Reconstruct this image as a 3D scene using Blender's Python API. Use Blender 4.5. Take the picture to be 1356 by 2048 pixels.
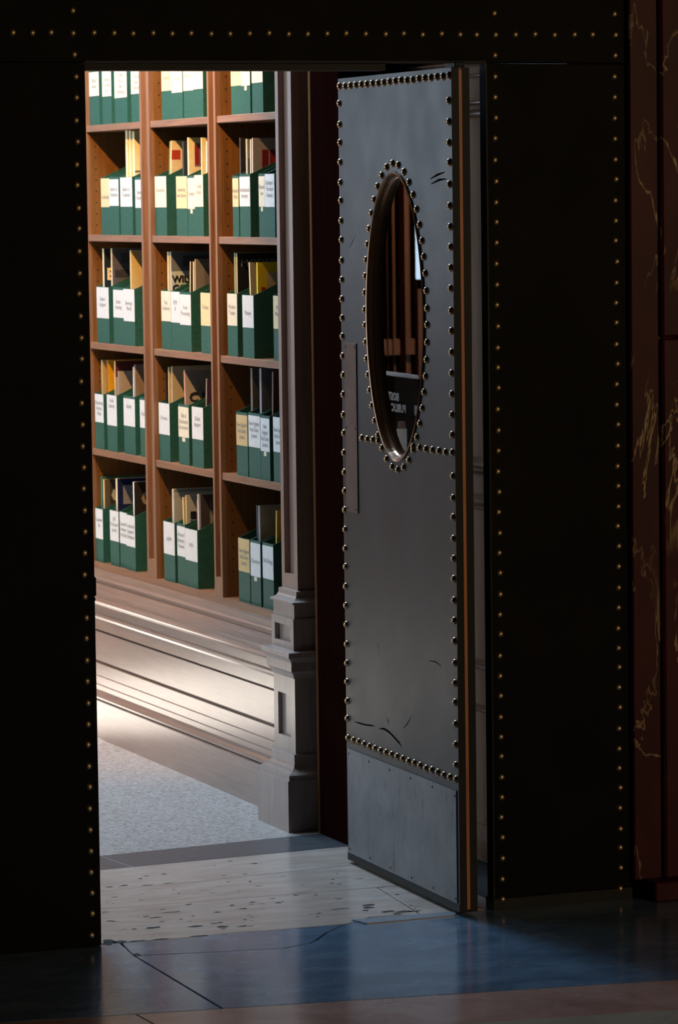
import bpy, bmesh, math, random
from mathutils import Matrix, Vector

for _o in list(bpy.data.objects):
    bpy.data.objects.remove(_o, do_unlink=True)
random.seed(7)
SC = bpy.context.scene
COL = SC.collection

# ------------------------------------------------------------------ camera
YAW, PITCH, ROLL = 0.37495960, 0.08512941, -0.01329342
CAM_POS = Vector((-2.71317697, -8.51914413, 1.82071569))
fwd = Vector((math.sin(YAW) * math.cos(PITCH), math.cos(YAW) * math.cos(PITCH), -math.sin(PITCH)))
rgt0 = Vector((math.cos(YAW), -math.sin(YAW), 0))
up0 = rgt0.cross(fwd)
rgt = rgt0 * math.cos(ROLL) + up0 * math.sin(ROLL)
up = up0 * math.cos(ROLL) - rgt0 * math.sin(ROLL)
cam_data = bpy.data.cameras.new('camera')
cam = bpy.data.objects.new('camera', cam_data)
COL.objects.link(cam)
M3 = Matrix((rgt, up, -fwd)).transposed()
cam.matrix_world = Matrix.Translation(CAM_POS) @ M3.to_4x4()
cam_data.sensor_fit = 'VERTICAL'
cam_data.sensor_height = 36.0
cam_data.lens = 7384.52 / 2048 * 36.0
cam_data.clip_end = 100
cam_data.dof.use_dof = True
cam_data.dof.focus_distance = 9.7
cam_data.dof.aperture_fstop = 11.0
SC.camera = cam

# ------------------------------------------------------------------ world, light, exposure
SC.view_settings.view_transform = 'Standard'
SC.view_settings.look = 'None'
SC.view_settings.gamma = 1.0
SC.view_settings.use_curve_mapping = False
SC.view_settings.exposure = 0.0

world = bpy.data.worlds.new('world')
SC.world = world
world.use_nodes = True
bg = world.node_tree.nodes['Background']
bg.inputs['Color'].default_value = (0.75, 0.85, 1.0, 1)
bg.inputs['Strength'].default_value = 0.004


def area_light(name, loc, target, sx, sy, power, color):
    d = bpy.data.lights.new(name, 'AREA')
    d.shape = 'RECTANGLE'
    d.size, d.size_y = sx, sy
    d.energy = power
    d.color = color
    o = bpy.data.objects.new(name, d)
    COL.objects.link(o)
    o.location = loc
    o.rotation_euler = (Vector(target) - Vector(loc)).to_track_quat('-Z', 'Y').to_euler()
    return o


COOL = (0.62, 0.81, 1.0)
# daylight entering through the hall windows (one on the far wall, two on the left wall) and an added, unseen skylight that brightens the floor
area_light('daylight_far', (-2.705, 8.93, 2.2), (-2.705, 0, 2.2), 1.3, 1.6, 48, COOL)
area_light('added_skylight', (0.62, 2.9, 3.47), (0.62, 2.9, 0), 0.72, 2.0, 135, (0.50, 0.73, 1.0))
area_light('daylight_left_a', (-4.43, 3.2, 1.85), (2, 3.2, 1.85), 1.3, 2.3, 68, COOL)
area_light('daylight_left_b', (-4.43, 5.8, 1.85), (2, 5.8, 1.85), 1.3, 2.3, 68, COOL)


def spot_light(name, loc, target, power, color, angle, blend, radius):
    d = bpy.data.lights.new(name, 'SPOT')
    d.energy = power
    d.color = color
    d.spot_size = math.radians(angle)
    d.spot_blend = blend
    d.shadow_soft_size = radius
    o = bpy.data.objects.new(name, d)
    COL.objects.link(o)
    o.location = loc
    o.rotation_euler = (Vector(target) - Vector(loc)).to_track_quat('-Z', 'Y').to_euler()
    return o


# ------------------------------------------------------------------ materials
MATS = {}


def new_mat(name):
    m = bpy.data.materials.new(name)
    m.use_nodes = True
    nt = m.node_tree
    return m, nt, nt.nodes['Principled BSDF']


def nd(nt, kind, **kw):
    n = nt.nodes.new(kind)
    for k, v in kw.items():
        if k in n.inputs:
            n.inputs[k].default_value = v
        else:
            setattr(n, k, v)
    return n


def coords(nt, scale=(1, 1, 1), rot=(0, 0, 0)):
    tc = nd(nt, 'ShaderNodeTexCoord')
    geo = nd(nt, 'ShaderNodeNewGeometry')
    mp = nd(nt, 'ShaderNodeMapping')
    mp.inputs['Scale'].default_value = scale
    mp.inputs['Rotation'].default_value = rot
    nt.links.new(geo.outputs['Position'], mp.inputs['Vector'])
    return mp.outputs['Vector']


def ramp(nt, fac, stops):
    r = nd(nt, 'ShaderNodeValToRGB')
    el = r.color_ramp.elements
    while len(el) < len(stops):
        el.new(0.5)
    for e, (p, c) in zip(el, stops):
        e.position = p
        e.color = (*c, 1) if len(c) == 3 else c
    nt.links.new(fac, r.inputs['Fac'])
    return r.outputs['Color']


def bump(nt, height, strength, dist=0.002):
    b = nd(nt, 'ShaderNodeBump')
    b.inputs['Strength'].default_value = strength
    b.inputs['Distance'].default_value = dist
    nt.links.new(height, b.inputs['Height'])
    return b.outputs['Normal']


def plain(name, col, rough=0.5, metal=0.0, spec=0.5, noise=0.0, nscale=60):
    if name in MATS:
        return MATS[name]
    m, nt, p = new_mat(name)
    p.inputs['Base Color'].default_value = (*col, 1)
    p.inputs['Roughness'].default_value = rough
    p.inputs['Metallic'].default_value = metal
    p.inputs['Specular IOR Level'].default_value = spec
    v = coords(nt)
    n = nd(nt, 'ShaderNodeTexNoise', Scale=nscale, Detail=4.0)
    nt.links.new(v, n.inputs['Vector'])
    a = max(noise, 0.06)
    lo = tuple(c * (1 - a) for c in col)
    hi = tuple(min(1, c * (1 + a)) for c in col)
    nt.links.new(ramp(nt, n.outputs['Fac'], [(0.3, lo), (0.7, hi)]), p.inputs['Base Color'])
    MATS[name] = m
    return m


def wood(name, dark, light, rough=0.35, axis='y', bstr=0.12, coat=0.0):
    m, nt, p = new_mat(name)
    s = {'x': (3, 60, 60), 'y': (60, 3, 60), 'z': (60, 60, 3)}[axis]
    v = coords(nt, s)
    n = nd(nt, 'ShaderNodeTexNoise', Scale=1.6, Detail=6.0, Roughness=0.62, Distortion=0.6)
    nt.links.new(v, n.inputs['Vector'])
    nt.links.new(ramp(nt, n.outputs['Fac'], [(0.3, dark), (0.72, light)]), p.inputs['Base Color'])
    v2 = coords(nt, tuple(q * 4 for q in s))
    n2 = nd(nt, 'ShaderNodeTexNoise', Scale=1.5, Detail=3.0)
    nt.links.new(v2, n2.inputs['Vector'])
    nt.links.new(bump(nt, n2.outputs['Fac'], bstr, 0.001), p.inputs['Normal'])
    p.inputs['Roughness'].default_value = rough
    p.inputs['Coat Weight'].default_value = coat
    p.inputs['Coat Roughness'].default_value = 0.17
    MATS[name] = m
    return m


W_SHELF = wood('oak_case_lamplit', (0.122, 0.047, 0.008), (0.205, 0.084, 0.016), 0.45, 'z')  # same oak as the stiles, warm lamplight put into its orange
W_STILE = wood('oak_stile', (0.155, 0.072, 0.034), (0.265, 0.128, 0.062), 0.40, 'z')
W_SHELFY = wood('oak_case_horizontal', (0.155, 0.070, 0.034), (0.265, 0.125, 0.062), 0.40, 'y')
W_BASE = wood('oak_base', (0.19, 0.118, 0.086), (0.28, 0.182, 0.136), 0.36, 'y', 0.10, 1.0)  # oak paled and greyed for the cool light on the base
W_BASE.node_tree.nodes['Principled BSDF'].inputs['Coat IOR'].default_value = 1.65
W_PIL = wood('oak_pilaster_lit', (0.25, 0.145, 0.105), (0.39, 0.235, 0.175), 0.42, 'z', 0.10, 0.15)  # paler than the case oak, standing in for lamplight on the shaft
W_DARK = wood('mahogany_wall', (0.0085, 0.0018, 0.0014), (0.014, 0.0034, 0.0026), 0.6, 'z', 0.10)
W_DARK.node_tree.nodes['Principled BSDF'].inputs['Specular IOR Level'].default_value = 0.0  # near black and shineless, standing in for shadow on the casing
W_PANEL = wood('mahogany_panel', (0.13, 0.060, 0.033), (0.21, 0.105, 0.060), 0.30, 'z', 0.25)
W_PED = wood('worn_oak_pedestal_lit', (0.29, 0.215, 0.180), (0.41, 0.315, 0.270), 0.36, 'z', 0.10, 0.5)  # worn oak, made paler still for light bouncing onto the pedestal
W_ALC = wood('lit_alcove_wood', (0.20, 0.11, 0.07), (0.32, 0.19, 0.125), 0.28, 'z', 0.25)  # panel wood lightened to stand in for light reaching the alcove
W_BEAD = wood('oak_bead', (0.13, 0.055, 0.022), (0.19, 0.085, 0.036), 0.7, 'z')
W_BEAD.node_tree.nodes['Principled BSDF'].inputs['Specular IOR Level'].default_value = 0.0
W_EDGE = wood('orange_edge_strip', (0.38, 0.11, 0.024), (0.60, 0.19, 0.04), 0.5, 'z')


def leather_mat():
    m, nt, p = new_mat('black_leather')
    v = coords(nt)
    n = nd(nt, 'ShaderNodeTexVoronoi', Scale=260.0)
    nt.links.new(v, n.inputs['Vector'])
    nt.links.new(bump(nt, n.outputs['Distance'], 0.15, 0.001), p.inputs['Normal'])
    n2 = nd(nt, 'ShaderNodeTexNoise', Scale=5.0, Detail=4.0)
    nt.links.new(v, n2.inputs['Vector'])
    nt.links.new(ramp(nt, n2.outputs['Fac'], [(0.3, (0.0022, 0.0018, 0.0017)), (0.75, (0.0055, 0.0047, 0.0043))]), p.inputs['Base Color'])
    p.inputs['Roughness'].default_value = 0.62
    p.inputs['Specular IOR Level'].default_value = 0.08
    return m


LEATHER = leather_mat()


def door_mat():
    m, nt, p = new_mat('door_sheet')
    v = coords(nt)
    n = nd(nt, 'ShaderNodeTexNoise', Scale=3.2, Detail=6.0, Roughness=0.6)
    nt.links.new(v, n.inputs['Vector'])
    nt.links.new(ramp(nt, n.outputs['Fac'], [(0.28, (0.022, 0.023, 0.022)), (0.72, (0.036, 0.037, 0.035))]), p.inputs['Base Color'])
    n2 = nd(nt, 'ShaderNodeTexNoise', Scale=9.0, Detail=5.0)
    nt.links.new(v, n2.inputs['Vector'])
    mr = nd(nt, 'ShaderNodeMapRange')
    mr.inputs['To Min'].default_value = 0.30
    mr.inputs['To Max'].default_value = 0.44
    nt.links.new(n2.outputs['Fac'], mr.inputs['Value'])
    nt.links.new(mr.outputs['Result'], p.inputs['Roughness'])
    p.inputs['Specular IOR Level'].default_value = 0.20
    n3 = nd(nt, 'ShaderNodeTexNoise', Scale=420.0, Detail=2.0)
    nt.links.new(v, n3.inputs['Vector'])
    nt.links.new(bump(nt, n3.outputs['Fac'], 0.10, 0.0006), p.inputs['Normal'])
    return m


DOOR = door_mat()


def kick_mat():
    m, nt, p = new_mat('scuffed_steel')
    v = coords(nt)
    n = nd(nt, 'ShaderNodeTexNoise', Scale=7.0, Detail=8.0, Roughness=0.65)
    nt.links.new(v, n.inputs['Vector'])
    v2 = coords(nt, (40, 40, 9))
    n2 = nd(nt, 'ShaderNodeTexNoise', Scale=1.0, Detail=6.0, Roughness=0.7)
    nt.links.new(v2, n2.inputs['Vector'])
    c1 = ramp(nt, n.outputs['Fac'], [(0.3, (0.11, 0.115, 0.122)), (0.7, (0.20, 0.205, 0.215))])
    c2 = ramp(nt, n2.outputs['Fac'], [(0.56, (1, 1, 1)), (0.68, (0.38, 0.36, 0.36))])
    mx = nd(nt, 'ShaderNodeMix', data_type='RGBA', blend_type='MULTIPLY')
    mx.inputs[0].default_value = 1.0
    nt.links.new(c1, mx.inputs[6])
    nt.links.new(c2, mx.inputs[7])
    nt.links.new(mx.outputs[2], p.inputs['Base Color'])
    p.inputs['Metallic'].default_value = 0.35
    p.inputs['Roughness'].default_value = 0.48
    return m


KICK = kick_mat()
STUD_D = plain('bronze_stud_door', (0.30, 0.19, 0.10), 0.26, 1.0)
STUD_W = plain('brass_stud', (0.62, 0.45, 0.23), 0.46, 1.0)
PUSH = plain('bronze_plate', (0.15, 0.078, 0.050), 0.5, 0.0, 0.12, noise=0.2, nscale=14)
OVALFR = plain('bronze_oval_frame', (0.22, 0.105, 0.048), 0.24, 0.6)
BLACKM = plain('black_metal', (0.004, 0.004, 0.0042), 0.5, 0.0, 0.15)
STEEL = plain('bright_steel', (0.55, 0.57, 0.6), 0.3, 1.0)
SCRATCH = plain('scratch_mark', (0.004, 0.004, 0.004), 0.8, 0, 0.0)
GREEN = plain('green_board', (0.015, 0.074, 0.050), 0.55, 0, 0.3, noise=0.18, nscale=90)
GREEN_IN = plain('green_board_inside', (0.008, 0.030, 0.020), 0.7)
GREENTOP = plain('green_board_edge', (0.06, 0.13, 0.11), 0.6)
INK = plain('label_ink', (0.20, 0.20, 0.20), 0.8)
HOLE = plain('pin_hole_black', (0.008, 0.005, 0.003), 0.9)


def glass_mat():
    m = bpy.data.materials.new('window_glass')
    m.use_nodes = True
    nt = m.node_tree
    nt.nodes.clear()
    out = nd(nt, 'ShaderNodeOutputMaterial')
    tr = nd(nt, 'ShaderNodeBsdfTransparent')
    gl = nd(nt, 'ShaderNodeBsdfGlossy', Roughness=0.0)
    fr = nd(nt, 'ShaderNodeFresnel', IOR=1.5)
    mx = nd(nt, 'ShaderNodeMixShader')
    nt.links.new(fr.outputs[0], mx.inputs[0])
    nt.links.new(tr.outputs[0], mx.inputs[1])
    nt.links.new(gl.outputs[0], mx.inputs[2])
    nt.links.new(mx.outputs[0], out.inputs[0])
    return m


GLASS = glass_mat()


def terrazzo_mat():
    m, nt, p = new_mat('terrazzo')
    v = coords(nt)
    vo = nd(nt, 'ShaderNodeTexVoronoi', Scale=120.0)
    nt.links.new(v, vo.inputs['Vector'])
    nt.links.new(ramp(nt, vo.outputs['Color'], [(0.1, (0.26, 0.215, 0.185)), (0.5, (0.41, 0.355, 0.315)), (0.9, (0.52, 0.46, 0.41))]), p.inputs['Base Color'])
    p.inputs['Roughness'].default_value = 0.42
    return m


def travertine_mat():
    m, nt, p = new_mat('travertine')
    v = coords(nt, (5, 16, 5))
    n = nd(nt, 'ShaderNodeTexNoise', Scale=1.2, Detail=7.0, Roughness=0.6, Distortion=0.4)
    nt.links.new(v, n.inputs['Vector'])
    c1 = ramp(nt, n.outputs['Fac'], [(0.3, (0.44, 0.345, 0.285)), (0.7, (0.60, 0.50, 0.43))])
    v2 = coords(nt, (14, 42, 14))
    n2 = nd(nt, 'ShaderNodeTexNoise', Scale=1.0, Detail=5.0, Roughness=0.6)
    nt.links.new(v2, n2.inputs['Vector'])
    pit = ramp(nt, n2.outputs['Fac'], [(0.30, (0, 0, 0)), (0.335, (1, 1, 1))])
    mx = nd(nt, 'ShaderNodeMix', data_type='RGBA', blend_type='MULTIPLY')
    mx.inputs[0].default_value = 0.8
    nt.links.new(c1, mx.inputs[6])
    nt.links.new(pit, mx.inputs[7])
    nt.links.new(mx.outputs[2], p.inputs['Base Color'])
    nt.links.new(bump(nt, pit, 0.6, 0.003), p.inputs['Normal'])
    p.inputs['Roughness'].default_value = 0.22
    return m


def slate_mat():
    m, nt, p = new_mat('dark_slate_marble')
    v = coords(nt, (4, 9, 4))
    n = nd(nt, 'ShaderNodeTexNoise', Scale=1.3, Detail=8.0, Roughness=0.65, Distortion=0.8)
    nt.links.new(v, n.inputs['Vector'])
    c1 = ramp(nt, n.outputs['Fac'], [(0.3, (0.065, 0.108, 0.165)), (0.55, (0.110, 0.175, 0.255)), (0.8, (0.18, 0.265, 0.36))])  # blue cast of the light put into stone colour and sheen tint
    v2 = coords(nt, (1.0, 1.6, 1), (0, 0, 0.6))
    n2 = nd(nt, 'ShaderNodeTexNoise', Scale=1.7, Detail=4.0, Roughness=0.55, Distortion=1.2)
    nt.links.new(v2, n2.inputs['Vector'])
    vein = ramp(nt, n2.outputs['Fac'], [(0.488, (0, 0, 0)), (0.50, (0.28, 0.28, 0.28)), (0.512, (0, 0, 0))])
    mx = nd(nt, 'ShaderNodeMix', data_type='RGBA', blend_type='MIX')
    nt.links.new(vein, mx.inputs[0])
    nt.links.new(c1, mx.inputs[6])
    mx.inputs[7].default_value = (0.26, 0.26, 0.25, 1)
    nt.links.new(mx.outputs[2], p.inputs['Base Color'])
    p.inputs['Roughness'].default_value = 0.15
    p.inputs['IOR'].default_value = 1.85
    p.inputs['Specular Tint'].default_value = (0.62, 0.82, 1.0, 1)
    return m


def marble_mat(name, a, b, vein, rough, scale, vw=0.010, vrot=0.0):
    m, nt, p = new_mat(name)
    v = coords(nt, (scale, scale, scale * 0.45))
    n = nd(nt, 'ShaderNodeTexNoise', Scale=3.0, Detail=7.0, Roughness=0.6, Distortion=0.6)
    nt.links.new(v, n.inputs['Vector'])
    c1 = ramp(nt, n.outputs['Fac'], [(0.3, a), (0.7, b)])
    v2 = coords(nt, (scale * 1.4, scale * 1.4, scale * 0.55), (0, vrot, 0.4))
    n2 = nd(nt, 'ShaderNodeTexNoise', Scale=1.6, Detail=5.0, Roughness=0.6, Distortion=0.9)
    nt.links.new(v2, n2.inputs['Vector'])
    f = ramp(nt, n2.outputs['Fac'], [(0.5 - vw, (0, 0, 0)), (0.5, (1, 1, 1)), (0.5 + vw, (0, 0, 0))])
    v3 = coords(nt, (2.2, 2.2, 1.6))
    n3 = nd(nt, 'ShaderNodeTexNoise', Scale=1.3, Detail=2.0)
    nt.links.new(v3, n3.inputs['Vector'])
    mask = ramp(nt, n3.outputs['Fac'], [(0.45, (0, 0, 0)), (0.60, (1, 1, 1))])
    mm = nd(nt, 'ShaderNodeMix', data_type='RGBA', blend_type='MULTIPLY')
    mm.inputs[0].default_value = 1.0
    nt.links.new(f, mm.inputs[6])
    nt.links.new(mask, mm.inputs[7])
    mx = nd(nt, 'ShaderNodeMix', data_type='RGBA', blend_type='MIX')
    nt.links.new(mm.outputs[2], mx.inputs[0])
    nt.links.new(c1, mx.inputs[6])
    mx.inputs[7].default_value = (*vein, 1)
    nt.links.new(mx.outputs[2], p.inputs['Base Color'])
    p.inputs['Roughness'].default_value = rough
    return m


TERRAZZO = terrazzo_mat()
TRAVERTINE = travertine_mat()
SLATE = slate_mat()
BORDER = plain('grey_border_stone', (0.075, 0.082, 0.09), 0.30, noise=0.25, nscale=40)
BORDERLT = plain('pale_threshold_stone', (0.22, 0.25, 0.29), 0.3)
PINK = marble_mat('pink_marble', (0.30, 0.155, 0.125), (0.46, 0.28, 0.23), (0.42, 0.34, 0.27), 0.17, 2.0)
BEIGE = marble_mat('beige_marble', (0.26, 0.21, 0.15), (0.36, 0.30, 0.22), (0.45, 0.40, 0.30), 0.28, 2.0)
REDMARBLE = marble_mat('red_marble', (0.034, 0.0045, 0.006), (0.068, 0.010, 0.011), (0.45, 0.33, 0.17), 0.5, 2.2, 0.010, 0.9)
REDMARBLE.node_tree.nodes['Principled BSDF'].inputs['Specular IOR Level'].default_value = 0.15
MORTAR = plain('mortar_bed', (0.03, 0.027, 0.025), 0.9)
PLASTER = plain('cream_plaster', (0.55, 0.50, 0.42), 0.8)
PLASTER_C = plain('ceiling_plaster', (0.45, 0.42, 0.37), 0.8)


def lin(h):
    h = h.lstrip('#')
    out = []
    for i in (0, 2, 4):
        c = int(h[i:i + 2], 16) / 255
        out.append(c / 12.92 if c <= 0.04045 else ((c + 0.055) / 1.055) ** 2.4)
    return tuple(out)


def paper(hexcol):
    return plain('paper_' + hexcol, lin(hexcol), 0.5, 0, 0.4, noise=0.05)


# ------------------------------------------------------------------ mesh helpers
def link_mesh(name, me, mat, parent=None):
    o = bpy.data.objects.new(name, me)
    COL.objects.link(o)
    if mat is not None and len(me.materials) == 0:
        me.materials.append(mat)
    if parent is not None:
        o.parent = parent
    return o


def bm_box(bm, x0, x1, y0, y1, z0, z1):
    v = [bm.verts.new((x, y, z)) for z in (z0, z1) for y in (y0, y1) for x in (x0, x1)]
    for f in ((0, 2, 3, 1), (4, 5, 7, 6), (0, 1, 5, 4), (2, 6, 7, 3), (0, 4, 6, 2), (1, 3, 7, 5)):
        bm.faces.new([v[i] for i in f])


def bm_done(bm, name, mat, parent=None, bevel=0.0, smooth=False):
    if bevel > 0:
        bmesh.ops.bevel(bm, geom=list(bm.edges), offset=bevel, segments=1, affect='EDGES', clamp_overlap=True)
    bmesh.ops.recalc_face_normals(bm, faces=list(bm.faces))
    me = bpy.data.meshes.new(name)
    bm.to_mesh(me)
    bm.free()
    if smooth:
        for p in me.polygons:
            p.use_smooth = True
    return link_mesh(name, me, mat, parent)


def box(name, x0, x1, y0, y1, z0, z1, mat, parent=None, bevel=0.0):
    bm = bmesh.new()
    bm_box(bm, min(x0, x1), max(x0, x1), min(y0, y1), max(y0, y1), min(z0, z1), max(z0, z1))
    return bm_done(bm, name, mat, parent, bevel)


def boxes(name, lst, mat, parent=None):
    bm = bmesh.new()
    for b in lst:
        bm_box(bm, *b)
    return bm_done(bm, name, mat, parent)


def prism_xy(name, pts, z0, z1, mat, parent=None, bevel=0.0):
    bm = bmesh.new()
    lo = [bm.verts.new((x, y, z0)) for x, y in pts]
    hi = [bm.verts.new((x, y, z1)) for x, y in pts]
    n = len(pts)
    bm.faces.new(hi)
    bm.faces.new(lo[::-1])
    for i in range(n):
        bm.faces.new((lo[i], lo[(i + 1) % n], hi[(i + 1) % n], hi[i]))
    if bevel > 0:
        eds = [e for e in bm.edges if e.verts[0] in hi and e.verts[1] in hi]
        bmesh.ops.bevel(bm, geom=eds, offset=bevel, segments=1, affect='EDGES', clamp_overlap=True)
    return bm_done(bm, name, mat, parent)


def extrude_profile_y(name, prof, y0, y1, mat, parent=None):
    """prof: list of (x, z) closed polygon, extruded along y"""
    bm = bmesh.new()
    a = [bm.verts.new((x, y0, z)) for x, z in prof]
    b = [bm.verts.new((x, y1, z)) for x, z in prof]
    n = len(prof)
    bm.faces.new(a)
    bm.faces.new(b[::-1])
    for i in range(n):
        bm.faces.new((a[i], b[i], b[(i + 1) % n], a[(i + 1) % n]))
    return bm_done(bm, name, mat, parent)


def empty(name, loc=(0, 0, 0), rz=0.0, parent=None):
    o = bpy.data.objects.new(name, None)
    COL.objects.link(o)
    o.location = loc
    o.rotation_euler = (0, 0, rz)
    o.empty_display_size = 0.05
    if parent:
        o.parent = parent
    return o


def tag(o, label, cat, group=None, kind=None):
    o['label'] = label
    o['category'] = cat
    if group:
        o['group'] = group
    if kind:
        o['kind'] = kind
    return o


def dome_mesh(name, r, h, axis, mat, seg=10, rings=3):
    """axis: unit vector of the dome's top"""
    bm = bmesh.new()
    q = Vector((0, 0, 1)).rotation_difference(Vector(axis))
    prev = None
    rows = []
    for k in range(rings):
        t = k / rings * math.pi / 2
        rows.append([bm.verts.new(q @ Vector((r * math.cos(t) * math.cos(2 * math.pi * i / seg), r * math.cos(t) * math.sin(2 * math.pi * i / seg), h * math.sin(t)))) for i in range(seg)])
    top = bm.verts.new(q @ Vector((0, 0, h)))
    for k in range(rings - 1):
        for i in range(seg):
            bm.faces.new((rows[k][i], rows[k][(i + 1) % seg], rows[k + 1][(i + 1) % seg], rows[k + 1][i]))
    for i in range(seg):
        bm.faces.new((rows[-1][i], rows[-1][(i + 1) % seg], top))
    bmesh.ops.recalc_face_normals(bm, faces=list(bm.faces))
    me = bpy.data.meshes.new(name)
    bm.to_mesh(me)
    bm.free()
    for p in me.polygons:
        p.use_smooth = True
    me.materials.append(mat)
    return me


def place(name, me, loc, parent):
    o = bpy.data.objects.new(name, me)
    COL.objects.link(o)
    o.parent = parent
    o.location = loc
    return o


_tc = {}


def text_mesh(s, size, bold=0.0, align='CENTER'):
    key = (s, round(size, 4), bold, align)
    if key in _tc:
        return _tc[key].copy()
    cu = bpy.data.curves.new('t', 'FONT')
    cu.body = s
    cu.size = size
    cu.align_x = align
    cu.align_y = 'CENTER'
    cu.offset = bold
    cu.resolution_u = 2
    cu.space_line = 0.95
    ob = bpy.data.objects.new('t', cu)
    COL.objects.link(ob)
    bpy.context.view_layer.update()
    dg = bpy.context.evaluated_depsgraph_get()
    me = bpy.data.meshes.new_from_object(ob.evaluated_get(dg))
    bpy.data.objects.remove(ob, do_unlink=True)
    me.materials.clear()
    _tc[key] = me
    return me.copy()


def fit_width(me, w):
    xs = [v.co.x for v in me.vertices]
    if not xs:
        return
    cur = max(xs) - min(xs)
    if cur > w:
        k = w / cur
        for v in me.vertices:
            v.co.x *= k


# =================================================================== STRUCTURE
# ---- floor: stone slabs laid in a mortar bed
floor = empty('floor')
tag(floor, 'stone floor of marble, slate, travertine and terrazzo slabs', 'floor', kind='structure')
box('mortar_bed', -6, 7, -11, 9.05, -0.06, -0.006, MORTAR, floor)
g = 0.0015
# hall terrazzo beyond the border strip
prism_xy('terrazzo_field', [(-4.5, 1.085), (0.38, 1.190 + g), (1.45, 1.300 + g), (1.45, 9), (-4.5, 9)], -0.03, 0, TERRAZZO, floor)
# dark border strip, two stones with a pale joint
prism_xy('border_stone', [(-1.07, 0.90), (0.404, 0.994), (0.380, 1.187), (-1.07, 1.06)], -0.03, 0, BORDER, floor)
prism_xy('border_stone', [(0.410, 0.995), (1.10, 1.039), (1.10, 1.262), (0.386, 1.188)], -0.03, 0, BORDER, floor)
prism_xy('pale_joint', [(0.404, 0.994), (0.410, 0.995), (0.386, 1.188), (0.380, 1.187)], -0.03, -0.0003, BORDERLT, floor)
# travertine slabs between the doors and the border
TR = [[(-1.07, 0.60), (0.20, 0.684), (1.10, 0.770), (1.10, 1.036), (0.30, 0.984), (-1.07, 0.897)],
      [(-1.07, 0.455), (0.15, 0.456), (0.70, 0.432), (1.10, 0.420), (1.10, 0.767), (0.20, 0.681), (-1.07, 0.597)]]
for pts in TR:
    prism_xy('travertine_slab', pts, -0.03, 0, TRAVERTINE, floor, 0.0012)
prism_xy('travertine_slab', [(-1.07, 0.036), (0.02, 0.028), (0.058, 0.023), (0.20, 0.012), (0.34, 0.020), (0.50, 0.008), (0.645, 0.004), (0.69, 0.030), (0.73, 0.060), (0.80, 0.052), (0.86, 0.036), (0.90, 0.452 - 0.03), (0.70, 0.429), (0.15, 0.453), (-1.07, 0.452)], -0.03, 0, TRAVERTINE, floor, 0.0012)
prism_xy('travertine_slab', [(0.864, 0.036), (0.95, 0.028), (1.10, 0.024), (1.10, 0.417), (0.904, 0.420)], -0.03, 0, TRAVERTINE, floor, 0.0012)


def ey(x):
    return -0.782 - 0.149 * (x - 0.033)


# dark slate threshold stones
prism_xy('slate_slab', [(-1.6, ey(-1.6)), (0.030, ey(0.030)), (0.034, -0.145), (0.052, 0.016), (0.0, 0.025), (-1.6, 0.033)], -0.03, 0, SLATE, floor, 0.0012)
prism_xy('slate_slab', [(0.037, -0.140), (0.20, -0.176), (0.395, -0.214), (0.47, -0.185), (0.499, -0.155), (0.56, -0.075), (0.640, 0.000), (0.50, 0.005), (0.34, 0.016), (0.20, 0.008), (0.058, 0.018)], -0.03, 0, SLATE, floor, 0.0012)
prism_xy('slate_slab', [(0.035, ey(0.035)), (1.66, ey(1.66)), (1.66, -0.055), (1.45, -0.002), (1.10, 0.018), (0.95, 0.022), (0.86, 0.030), (0.80, 0.046), (0.73, 0.054), (0.69, 0.026), (0.648, 0.002), (0.566, -0.078), (0.505, -0.159), (0.475, -0.190), (0.398, -0.219), (0.20, -0.181), (0.039, -0.146)], -0.03, 0, SLATE, floor, 0.0012)
# lobby marble bands in front
prism_xy('pink_marble_slab', [(-1.6, ey(-1.6) - 0.003 - 0.30), (-0.152, ey(-0.152) - 0.30), (-0.165, ey(-0.165) - 0.003), (-1.6, ey(-1.6) - 0.003)], -0.03, 0, PINK, floor, 0.0012)
prism_xy('pink_marble_slab', [(-0.149, ey(-0.149) - 0.30), (2.6, ey(2.6) - 0.30), (2.6, ey(2.6) - 0.003), (-0.162, ey(-0.162) - 0.003)], -0.03, 0, PINK, floor, 0.0012)
prism_xy('beige_marble_slab', [(-5.9, -11), (6.9, -11), (6.9, ey(6.9) - 0.303), (-5.9, ey(-5.9) - 0.303)], -0.03, 0, BEIGE, floor)
# thin pale threshold plate by the hinge
prism_xy('threshold_plate', [(0.672, 0.034), (0.690, -0.026), (0.93, -0.024), (0.96, 0.020), (0.80, 0.030)], 0.0, 0.003, BORDERLT, floor)

# pits and chips worn into the travertine and along the slate edge
bm = bmesh.new()
rp = random.Random(21)


def pit(cx, cy, rx, ry):
    n = 9
    bm.faces.new([bm.verts.new((cx + rx * math.cos(2 * math.pi * i / n) * rp.uniform(.6, 1.15), cy + ry * math.sin(2 * math.pi * i / n) * rp.uniform(.5, 1.2), 0.0004)) for i in range(n)])


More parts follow.
